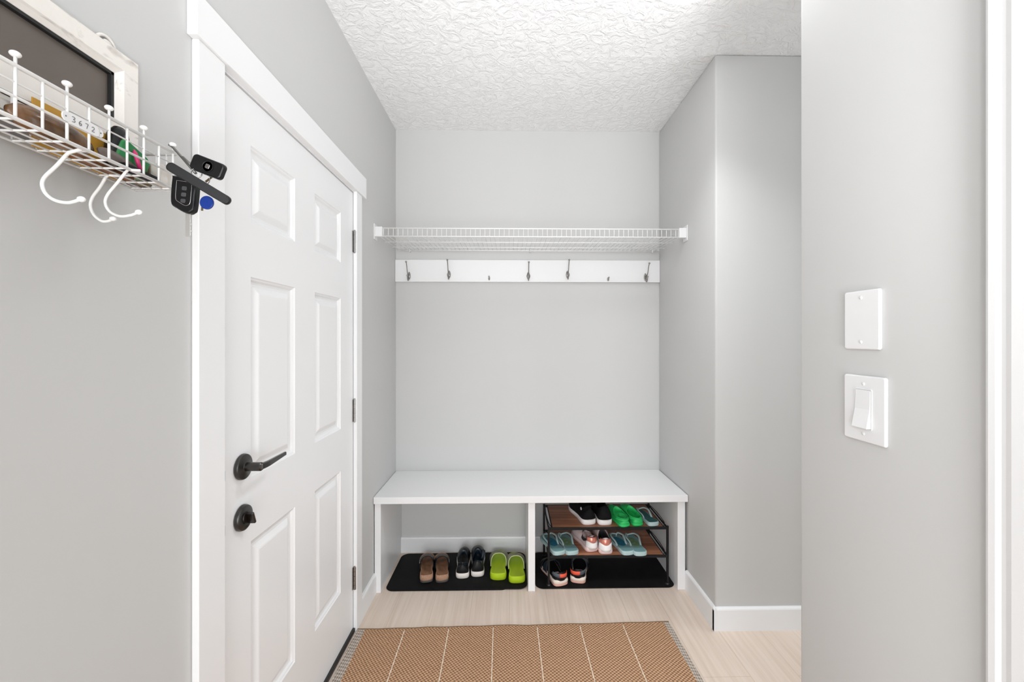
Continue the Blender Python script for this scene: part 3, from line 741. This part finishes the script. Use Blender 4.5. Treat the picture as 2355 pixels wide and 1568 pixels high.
# --- middle shelf
flip_flop(1289, 1276, zm1, .30, -1, 'blue-centred flip-flop behind the left rack leg', 'flip-flops', BLUEP, TEALMID)
flip_flop(1318, 1276, zm1, .18, 1, 'green-centred flip-flop beside the white and pink sneakers, left of them', 'flip-flops', OLIVEP, TEALMID)
flip_flop(1448, 1276, zm1, .20, -1, 'blue-centred flip-flop right of the white and pink sneakers', 'flip-flops', BLUEP, TEALMID, L=.235)
flip_flop(1475, 1278, zm1, .06, 1, 'green-centred flip-flop, rightmost on the middle rack shelf', 'flip-flops', OLIVEP, TEALMID, L=.235)
for u, v, side, rz, lab in ((1365, 1268, 1, .26, 'left white sneaker with rose gold heel collar on the middle shelf'), (1394.5, 1274, -1, .0, 'right white sneaker with rose gold heel collar on the middle shelf')):
    t = shoe_at('sneaker', u, v, zm1, rz, lab, 'white and pink sneakers')
    P, O, zt_ = closed_shoe(t, .25, .090, -side, .020, .086, .060, .09, PSOLE, PINKM, mat('dark_lining', (.02, .017, .02), .8), opL=.20, opC=.25, opW=.33, toe=.055)
    bm = NB(); rings = []
    for z_, k in ((.018, 1.03), (.030, 1.06), (.045, 1.04), (.055, 1.0)):
        rings.append([Vector((.0335*k*math.sin(a), .034-.0385*k*math.cos(a), z_-(0 if k != 1.0 else .004*math.cos(3*a)))) for a in [-1.35+2.7*i/16 for i in range(17)]])
    loft(bm, rings, False); obj('heel_clip', bm, WSOLE2, t, smooth=True, solid=.004, label='glossy white heel cup', **so)
    bm = NB()
    rings = []
    for z_, k in ((.050, 1.0), (.062, .99), (.074, .93), (.082, .86)):
        rings.append([Vector((.0335*k*math.sin(a), .034-.038*k*math.cos(a), z_)) for a in [-1.25+2.5*i/16 for i in range(17)]])
    loft(bm, rings, False); obj('heel_collar', bm, COPPER, t, smooth=True, solid=.003, label='rose gold heel collar', **so)
# --- bottom: strap sandals
for u, v, side, rz, lab in ((1293, 1347, 1, .30, 'left black sport sandal with coral heel strap beside the rack leg'), (1328, 1341, -1, -.24, 'right black sport sandal with coral heel strap, toes turned right')):
    t = shoe_at('sport_sandal', u, v, .0042, rz, lab, 'black sport sandals', 'sandal'); L_, W_ = .245, .100
    P = foot(L_, W_, -side)
    k_ = lambda y: 1+.35*max(0, 1-y/(L_*.5))
    bm = NB(); loft(bm, [setz(inset(P, .006), 0), setz(inset(P, .001), .004), setz(inset(P, .001), lambda y: .012*k_(y))], True, True, True); obj('outsole', bm, PEACH, t, smooth=False, label='peach foam outsole', **so)
    bm = NB(); loft(bm, [setz(inset(P, .001), lambda y: .0121*k_(y)), setz(inset(P, -.001), lambda y: .018*k_(y)), setz(inset(P, .001), lambda y: .024*k_(y)), setz(inset(P, .005), lambda y: .026*k_(y))], True, False, True); obj('midsole', bm, CREAM, t, smooth=True, label='cream foam midsole', **so)
    bm = NB(); loft(bm, [setz(inset(P, .005), lambda y: .026*k_(y)+.0005), setz(inset(P, .007), lambda y: .029*k_(y)), [Vector((p.x*.5, L_*.5+(p.y-L_*.5)*.8, .028)) for p in P]], True, False, True); obj('footbed', bm, BLKKNIT, t, smooth=True, **so)
    bm = NB(); rings = []
    for z_, k in ((.031, 1.0), (.045, 1.02), (.060, .95), (.074, .92)):
        rings.append([Vector((.0375*k*math.sin(a), .041-.040*k*math.cos(a), z_-(.02*abs(math.sin(a))**3 if z_ > .05 else 0))) for a in [-1.9+3.8*i/22 for i in range(23)]])
    loft(bm, rings, False); obj('heel_cup', bm, BLKLEATH, t, smooth=True, solid=.004, **so)
    def wrap(z0, z1, a0, a1, k, tilt=0):
        bm = NB(); rings = []
        for z_ in (z0, (z0+z1)/2, z1):
            rings.append([Vector((.0375*k*math.sin(a), .041-.040*k*math.cos(a), z_+tilt*math.sin(a))) for a in [a0+(a1-a0)*i/14 for i in range(15)]])
        loft(bm, rings, False); return bm
    a0, a1 = (-1.4, -.35) if side > 0 else (.35, 1.4)
    obj('heel_strap', wrap(.049, .068, *((-.35, 1.45) if side > 0 else (-1.45, .35)), 1.09, -.004*side), ORANGE, t, smooth=True, solid=.002, label='coral webbing heel strap', **so)
    obj('strap_pad', wrap(.048, .068, a0, a1, 1.10, -.004*side), SLATE, t, smooth=True, solid=.002, label='slate grey strap end', **so)
    bm = NB(); band(bm, P, L_*.45, L_*.52, L_*.62, L_*.66, .022, .055, out=.003); obj('instep_strap', bm, NAVYL, t, smooth=True, solid=.003, **so)
    bm = NB(); band(bm, P, L_*.68, L_*.72, L_*.80, L_*.84, .022, .042, out=.003); obj('toe_strap', bm, BLKLEATH, t, smooth=True, solid=.003, **so)

# ------------------------------------------------------------------ framed chalkboard on the left wall
FY0, FY1 = .20, .797; FZ0, FZ1 = CAMZ+.296, CAMZ+.508; FX = A+.020; fw = .040
fb = thing('framed_chalkboard', (A, (FY0+FY1)/2, FZ0), 'dark chalkboard in a whitewashed wooden frame above the wire basket', 'chalkboard')
def mitre(y0, y1, z0, z1, side):
    bm = NB()
    prof = [(0, A+.001), (0, FX-.002), (.002, FX), (fw-.010, FX), (fw-.007, FX-.003), (fw, FX-.008), (fw, A+.004)]
    def corner(cy, cz, sy, sz): return [Vector((x, cy+sy*d, cz+sz*d)) for d, x in prof]
    c = {'bl': corner(y0, z0, 1, 1), 'br': corner(y1, z0, -1, 1), 'tr': corner(y1, z1, -1, -1), 'tl': corner(y0, z1, 1, -1)}
    a, b2 = {'b': ('bl', 'br'), 'r': ('br', 'tr'), 't': ('tr', 'tl'), 'l': ('tl', 'bl')}[side]
    loft(bm, [c[a], c[b2]], True, True, True); return bm
for s in 'brtl': obj('frame_rail', mitre(FY0, FY1, FZ0, FZ1, s), WASHED, fb)
obj('frame_rail', B(A+.002, FX-.002, FY0+fw, FY1-fw, CAMZ+.342, CAMZ+.378), WASHED, fb, label='middle whitewashed rail')
bm = NB(); yi0, yi1, zi0, zi1 = FY0+fw-.001, FY1-fw+.001, FZ0+fw-.001, FZ1-fw+.001
for a in ((yi0, yi1, zi1-.006, zi1), (yi1-.006, yi1, zi0, zi1)): box(bm, A+.004, A+.011, a[0], a[1], a[2], a[3])
obj('inner_edge', bm, mat('black_edge', (.01, .01, .01), .6), fb, label='black inner edge')
obj('chalk_panel', B(A+.001, A+.0035, FY0+.03, FY1-.03, FZ0+.03, FZ1-.03), BOARD, fb, label='dull taupe chalk surface')
hp = hx(247, 92, A+.006)
bm = NB(); pts = [(A+.004, hp.y+dy, FZ1+dz) for dy, dz in ((-.020, -.004), (-.016, .010), (-.006, .018), (.006, .018), (.014, .010), (.020, -.004))]
tube(bm, catmull(pts, 4), .0028, 8); ell(bm, (A+.006, hp.y, FZ1+.006), .003, .009, .007)
obj('hanger', bm, WASHED, fb, smooth=True, label='sawtooth hanger loop')

# ------------------------------------------------------------------ wire basket
BX = -.610; BK = A+.024; BY0, BY1 = .20, .785; ZR = [CAMZ+q for q in (.337, .316, .298, .2715)]
bk = thing('wire_basket', (-.66, .5, ZR[3]), 'white wire wall basket with knobs and curled hooks below the chalkboard', 'basket')
bm = NB()
for i, z in enumerate(ZR):
    r = (.0029, .0013, .0020, .0028)[i]
    tube(bm, [(BK, BY0, z), (BX, BY0, z), (BX, BY1, z), (BK, BY1, z)], r, 8)
    if i in (0, 3): tube(bm, [(BK, BY0, z), (BK, BY1, z)], .002, 8)
ky = .5323
ys_ = [ky+.0305*k for k in range(-10, 9)]
for y in ys_:
    if not BY0 < y < BY1+.001: continue
    tube(bm, [(BX, y, ZR[0]), (BX, y, ZR[3]), (BK, y, ZR[3]), (BK, y, ZR[0])], .0020, 6)
for k in (1, 2, 3): x = BX+(BK-BX)*k/4; tube(bm, [(x, BY0, ZR[3]), (x, BY1, ZR[3])], .0014, 6); tube(bm, [(x, BY1, ZR[3]), (x, BY1, ZR[0])], .0014, 6)
obj('basket_mesh', bm, WIRE, bk, smooth=True)
for y in ys_[::2]:
    if not BY0 < y < BY1: continue
    bm = NB(); tube(bm, [(BX, y, ZR[3]), (BX, y, CAMZ+.349)], .0018, 8); ell(bm, (BX, y, CAMZ+.3510), .0056, .0056, .0040)
    obj('knob_post', bm, WIRE, bk, smooth=True)
def bhook(Y, pts, r=.0024):
    P = [hy(u, v, Y) for u, v in pts]
    bm = NB(); tube(bm, catmull(P, 6), r, 8); e = P[-1]; ell(bm, e, .0052, .0045, .0042)
    tube(bm, [P[0], P[0]+Vector((.004, 0, .004)), Vector((P[0].x+.02, P[0].y+.004, ZR[3]))], r, 8)
    obj('hook', bm, WIRE, bk, smooth=True, label='curled white wire hook')
bhook(.612, [(152, 357), (128, 383), (103, 407), (97, 425), (106, 446), (128, 461), (158, 466), (187, 458)])
bhook(.690, [(289, 396), (270, 420), (248, 447), (242, 466), (252, 486), (275, 497), (300, 495), (319, 488)], .0021)
bhook(.714, [(243, 408), (230, 430), (213, 453), (208, 473), (216, 494), (234, 508), (250, 508), (260, 503)], .0023)
# number tag
tc_ = hx(192, 287, BX+.004); tw, th_ = .0585, .0155
MT = Matrix(((0, 0, 1, BX+.003), (1, 0, 0, tc_.y), (0, 1, 0, tc_.z), (0, 0, 0, 1)))
ol = [(-.5, 0), (-.49, .22), (-.44, .40), (-.36, .42), (-.32, .5), (.32, .5), (.36, .42), (.44, .40), (.49, .22), (.5, 0), (.49, -.22), (.44, -.40), (.36, -.42), (.32, -.5), (-.32, -.5), (-.36, -.42), (-.44, -.40), (-.49, -.22)]
bm = NB(); plate(bm, [(a*tw, b2*th_) for a, b2 in ol], .0018, MT, .0004)
tg = obj('number_tag', bm, PLASTIC, bk, label='white metal tag lettered 3672')
bm = NB()
D = {'3': [[(0, 1), (.45, 1.05), (.62, .8), (.28, .56), (.62, .36), (.5, .06), (0, .02)]], '6': [[(.55, 1), (.18, .7), (.05, .3), (.25, 0), (.55, .12), (.5, .42), (.12, .38)]],
     '7': [[(0, 1), (.6, 1), (.42, .5), (.30, 0)]], '2': [[(0, .82), (.3, 1.02), (.58, .82), (.4, .45), (0, .02), (.62, .04)]]}
x = -.0165
for ch in '3672':
    for st_ in D[ch]:
        pts = catmull([(x+a*.0062, -.0037+b2*.0068, .0020) for a, b2 in st_], 4)
        tube(bm, [MT @ p for p in pts], .00042, 5)
    x += .0092
obj('lettering', bm, mat('grey_ink', (.10, .10, .10), .6), tg, label='handwritten number 3672')
bm = NB(); tube(bm, [MT @ Vector(p) for p in ((.0205, .005, .0019), (.0225, .005, .0019), (.0225, -.0055, .0019))], .0003, 4)
obj('card_edge', bm, mat('grey_pencil', (.3, .3, .3), .6), tg)
RIV = mat('dark_rivet', (.12, .12, .12), .5)
for s in (-1, 1): bm = NB(); ell(bm, MT @ Vector((s*tw*.42, 0, .0018)), .0006, .0011, .0011); obj('rivet', bm, RIV, tg)

# contents
def case(name, P0, P1, ry, rz_, m, label, cat, taper=.75):
    P0, P1 = Vector(P0), Vector(P1); d = (P1-P0); Lc = d.length; rings = []
    q = d.to_track_quat('X', 'Z')
    for k in range(17):
        t = k/16; s = max(.05, (1-abs(2*t-1)**2.6))**.55
        rings.append([P0+q @ Vector((Lc*t, ry*s*math.cos(a), rz_*s*math.sin(a))) for a in [2*PI*j/20 for j in range(20)]])
    bm = NB(); loft(bm, rings, True, True, True)
    return tag(obj(name, bm, m, smooth=True), label, cat)
ZFl = ZR[3]+.002
BRC = mat('brown_gloss_case', (.20, .095, .035), .25, var=(35, .6), coat=.4); DKC = mat('dark_grey_case', (.07, .07, .075), .35); TAUPE = mat('taupe_case', (.16, .13, .115), .4)
case('eyeglass_case', (-.640, .548, ZFl+.020), (-.640, .660, ZFl+.015), .014, .020, BRC, 'glossy brown eyeglass case lying in the wire basket', 'case')
case('eyeglass_case', (-.636, .664, ZFl+.020), (-.640, .745, ZFl+.010), .010, .011, TAUPE, 'taupe grey eyeglass case behind the number tag', 'case')
YEL = mat('yellow_card', (.70, .37, .045), .6, var=(8, .25))
o = tag(obj('envelope', B(A+.0285, A+.0305, .612, .752, ZFl, ZFl+.070), YEL, bevel=.0004), 'yellow padded envelope standing at the back of the basket', 'envelope')
o = tag(obj('notebook', B(A+.0330, A+.0400, .40, .600, ZFl, ZFl+.030), mat('grey_cover', (.28, .27, .265), .6), bevel=.001), 'grey notebook at the cut-off end of the basket', 'notebook')
o = tag(obj('leather_wallet', B(-.672, -.654, .655, .76, ZFl, ZFl+.008), mat('tan_leather', (.27, .115, .045), .5, var=(40, .3)), bevel=.002), 'flat brown leather wallet on the basket floor', 'wallet')
# green pouch
bm = NB(); M = Matrix.Translation((-.636, .722, ZFl+.026)) @ Matrix.Rotation(-.35, 4, 'X') @ Matrix.Rotation(PI/2, 4, 'Y') @ Matrix.Rotation(0, 4, 'Z')
plate(bm, rrect(.046, .056, .010), .005, M, .002)
tag(obj('card_pouch', bm, mat('green_plastic', (.012, .23, .06), .35, coat=.2), bevel=0), 'bright green card pouch standing in the basket', 'pouch')
bm = NB(); lathe(bm, [(0, 0), (.017, 0), (.019, .003), (.019, .034), (.017, .042), (.010, .048), (0, .049)], Matrix.Translation((-.662, .765, ZFl)), 24)
bot = tag(obj('medicine_bottle', bm, mat('amber_olive_plastic', (.17, .15, .06), .25, var=(22, .5, (.16, .09, .05))), smooth=True), 'amber-olive plastic bottle near the far end of the basket', 'bottle')
bm = NB(); lathe(bm, [(0, 0), (.012, 0), (.015, .004), (.015, .058), (.013, .066), (.008, .074), (0, .075)], Matrix.Translation((-.660, .715, ZFl+.008)) @ Matrix.Rotation(-.15, 4, 'X'), 24)
tag(obj('sunglasses_case', bm, mat('gloss_black', (.006, .006, .007), .25, spec=.3), smooth=True), 'glossy black rounded case rising above the green pouch', 'case')
p0, p1 = hx(308, 344, -.628), hx(323, 391, -.624)
bm = NB(); tube(bm, [p0, p0.lerp(p1, .12), p0.lerp(p1, .14), p1], [.001, .0028, .0033, .0033], 10)
tag(obj('marker_pen', bm, mat('hot_pink_plastic', (.75, .045, .20), .35), smooth=True), 'hot pink marker pen standing behind the basket wires', 'pen')
bm = NB(); bmesh.ops.create_icosphere(bm, subdivisions=4, radius=1)
for q in bm.verts:
    d = 1+.35*noise.noise(q.co*2.2)+.12*noise.noise(q.co*6); q.co = Vector((-.655+.022*q.co.x*d, .505+.045*q.co.y*d, ZFl+.028+.024*q.co.z*d))
    q.co.z = max(q.co.z, ZFl)
tag(obj('plastic_bag', bm, mat('cloudy_plastic', (.62, .60, .57), .3, var=(30, .35, (.33, .27, .235))), smooth=True), 'crumpled cloudy plastic bag at the left end of the basket', 'bag')
o = tag(obj('card_box', B(-.676, -.640, .7685, .7835, ZFl, ZFl+.044) if False else B(-.634, -.616, .757, .781, ZFl, ZFl+.036), mat('cream_card', (.70, .66, .61), .6), bevel=.001), 'cream card box in the far corner of the basket', 'box')
o = tag(obj('black_wallet', B(-.650, -.618, .700, .752, ZFl-.0002, ZFl+.0035) if False else B(-.6315, -.6175, .690, .752, ZFl, ZFl+.010), BLKLEATH, bevel=.001), 'flat black wallet at the foot of the pink pen', 'wallet')

# ------------------------------------------------------------------ keys
KY = .762
kb = thing('key_bunch', hy(440, 400, KY), 'bunch of car keys with black fobs hanging from the last basket knob', 'keys')
def kmat(u, v, Y, ang_, yaw=0):
    c = hy(u, v, Y)      # local x right, y up, z towards camera
    M = Matrix(((1, 0, 0, c.x), (0, 0, -1, c.y), (0, 1, 0, c.z), (0, 0, 0, 1)))
    return M @ Matrix.Rotation(yaw, 4, 'Y') @ Matrix.Rotation(ang_, 4, 'Z')
S = KY/F
M1 = kmat(484, 387, KY-.012, -.37)
bm = NB(); plate(bm, rrect(74*S, 36*S, 9*S), .010, M1, .003)
k1 = obj('remote_fob', bm, BLACKP, kb, label='black rectangular remote fob', smooth=False, bevel=.0006)
bm = NB(); lathe(bm, [(.0095, .0098), (.0100, .0108), (.0088, .0112), (.0085, .0100)], M1 @ Matrix.Translation((3*S, 0, 0)), 24); obj('emblem_ring', bm, BLACKM, k1, smooth=True)
bm = NB(); plate(bm, rrect(.0078, .0078, .002), .0015, M1 @ Matrix.Translation((3*S, 0, .0098)), .0005); obj('emblem', bm, CHROME, k1, label='small square silver emblem')
M2 = kmat(461, 425, KY-.020, -.54, .25)
bm = NB(); plate(bm, rrect(138*S, 20*S, 9*S), .009, M2, .003); obj('edge_fob', bm, mat('worn_black_plastic', (.010, .010, .011), .45, spec=.3), kb, label='long black fob seen edge on', bevel=.0006)
M3 = kmat(433, 451, KY, -.10)
kp_ = [(-28, 34), (-24, 39), (20, 37), (26, 30), (27, -26), (22, -38), (10, -42), (-14, -32), (-26, -20)]
P3 = catmull([(a*S, b2*S, 0) for a, b2 in kp_], 4, True)
bm = NB(); plate(bm, [(p.x, p.y) for p in P3], .013, M3, .003); k3 = obj('flip_key', bm, BLACKP, kb, label='black flip key with three grey buttons', bevel=.0006)
bm = NB(); tube(bm, [M3 @ Vector((p.x*.62+2*S, p.y*.66+2*S, .0132)) for p in P3], .0005, 5, closed=True)
P4 = [M3 @ Vector((p.x*1.01-.0008, p.y*1.01, .004)) for p in P3 if p.x < -14*S]
obj('chrome_trim', bm, CHROME, k3, smooth=True, label='thin chrome outline')
bm = NB(); tube(bm, catmull([M3 @ Vector((a*S, b2*S, .006)) for a, b2 in ((-25, 40), (-30, 32), (-28.5, -16), (-18, -30))], 6), .0018, 8); obj('side_trim', bm, CHROME, k3, smooth=True, label='silver side trim')
for dv in (12, -2, -16):
    bm = NB(); plate(bm, rrect(.0085, .0070, .002), .0012, M3 @ Matrix.Translation((3*S, dv*S, .0128)), .0004); obj('button', bm, mat('grey_button', (.055, .055, .06), .4), k3)
bl = kmat(437, 518, KY-.002, 0.0)
bm = NB(); box(bm, -.0042, .0042, -.021, .021, .003, .0052, M=bl)
for k in range(5): box(bm, .0042, .0042+.0012*(k % 2+.4), -.019+.006*k, -.016+.006*k, .003, .0052, M=bl)
obj('key_blade', bm, mat('steel_blade', (.62, .61, .59), .35, .8), k3, bevel=.0003, label='steel key blade')
bm = NB(); lathe(bm, [(0, 0), (.0108, 0), (.0118, .001), (.0118, .0035), (.0108, .0045), (0, .0045)], kmat(478, 467, KY-.004, 0), 28)
obj('key_token', bm, mat('royal_blue_plastic', (.002, .030, .23), .3), kb, label='round royal blue key token', smooth=False)
bm = NB(); c = kmat(460, 407, KY-.014, .3, .9)
tube(bm, [c @ Vector((.0145*math.cos(a), .0145*math.sin(a), 0)) for a in [2*PI*k/28 for k in range(28)]], .0009, 6, closed=True)
c2 = kmat(452, 398, KY-.008, 0, .4)
tube(bm, [c2 @ Vector((.008*math.cos(a), .008*math.sin(a), 0)) for a in [2*PI*k/20 for k in range(20)]], .001, 6, closed=True)
obj('key_ring', bm, CHROME, kb, smooth=True, label='steel key ring')
bm = NB(); a, c = Vector((BX, .776, CAMZ+.347)), hy(450, 398, KY-.008)
tube(bm, [a+Vector((-.006, 0, .004)), a, a.lerp(c, .5), c], .0024, 8); tube(bm, [hy(420, 362, KY-.006), hy(448, 388, KY-.010)], .0030, 8)
obj('carabiner', bm, mat('grey_steel', (.30, .30, .29), .35, 1), kb, smooth=True, label='grey steel clip bar')
bm = NB()
for u, v, an in ((467, 468, -.1), (487, 408, -.9)):
    q = kmat(u, v, KY-.002, an); box(bm, -.0016, .0016, -.013, .009, 0, .0014, M=q); ell(bm, q @ Vector((0, .008, .0007)), .0036, .001, .0036)
obj('small_key', bm, mat('old_brass', (.25, .20, .12), .4, 1), kb, label='small brass keys')
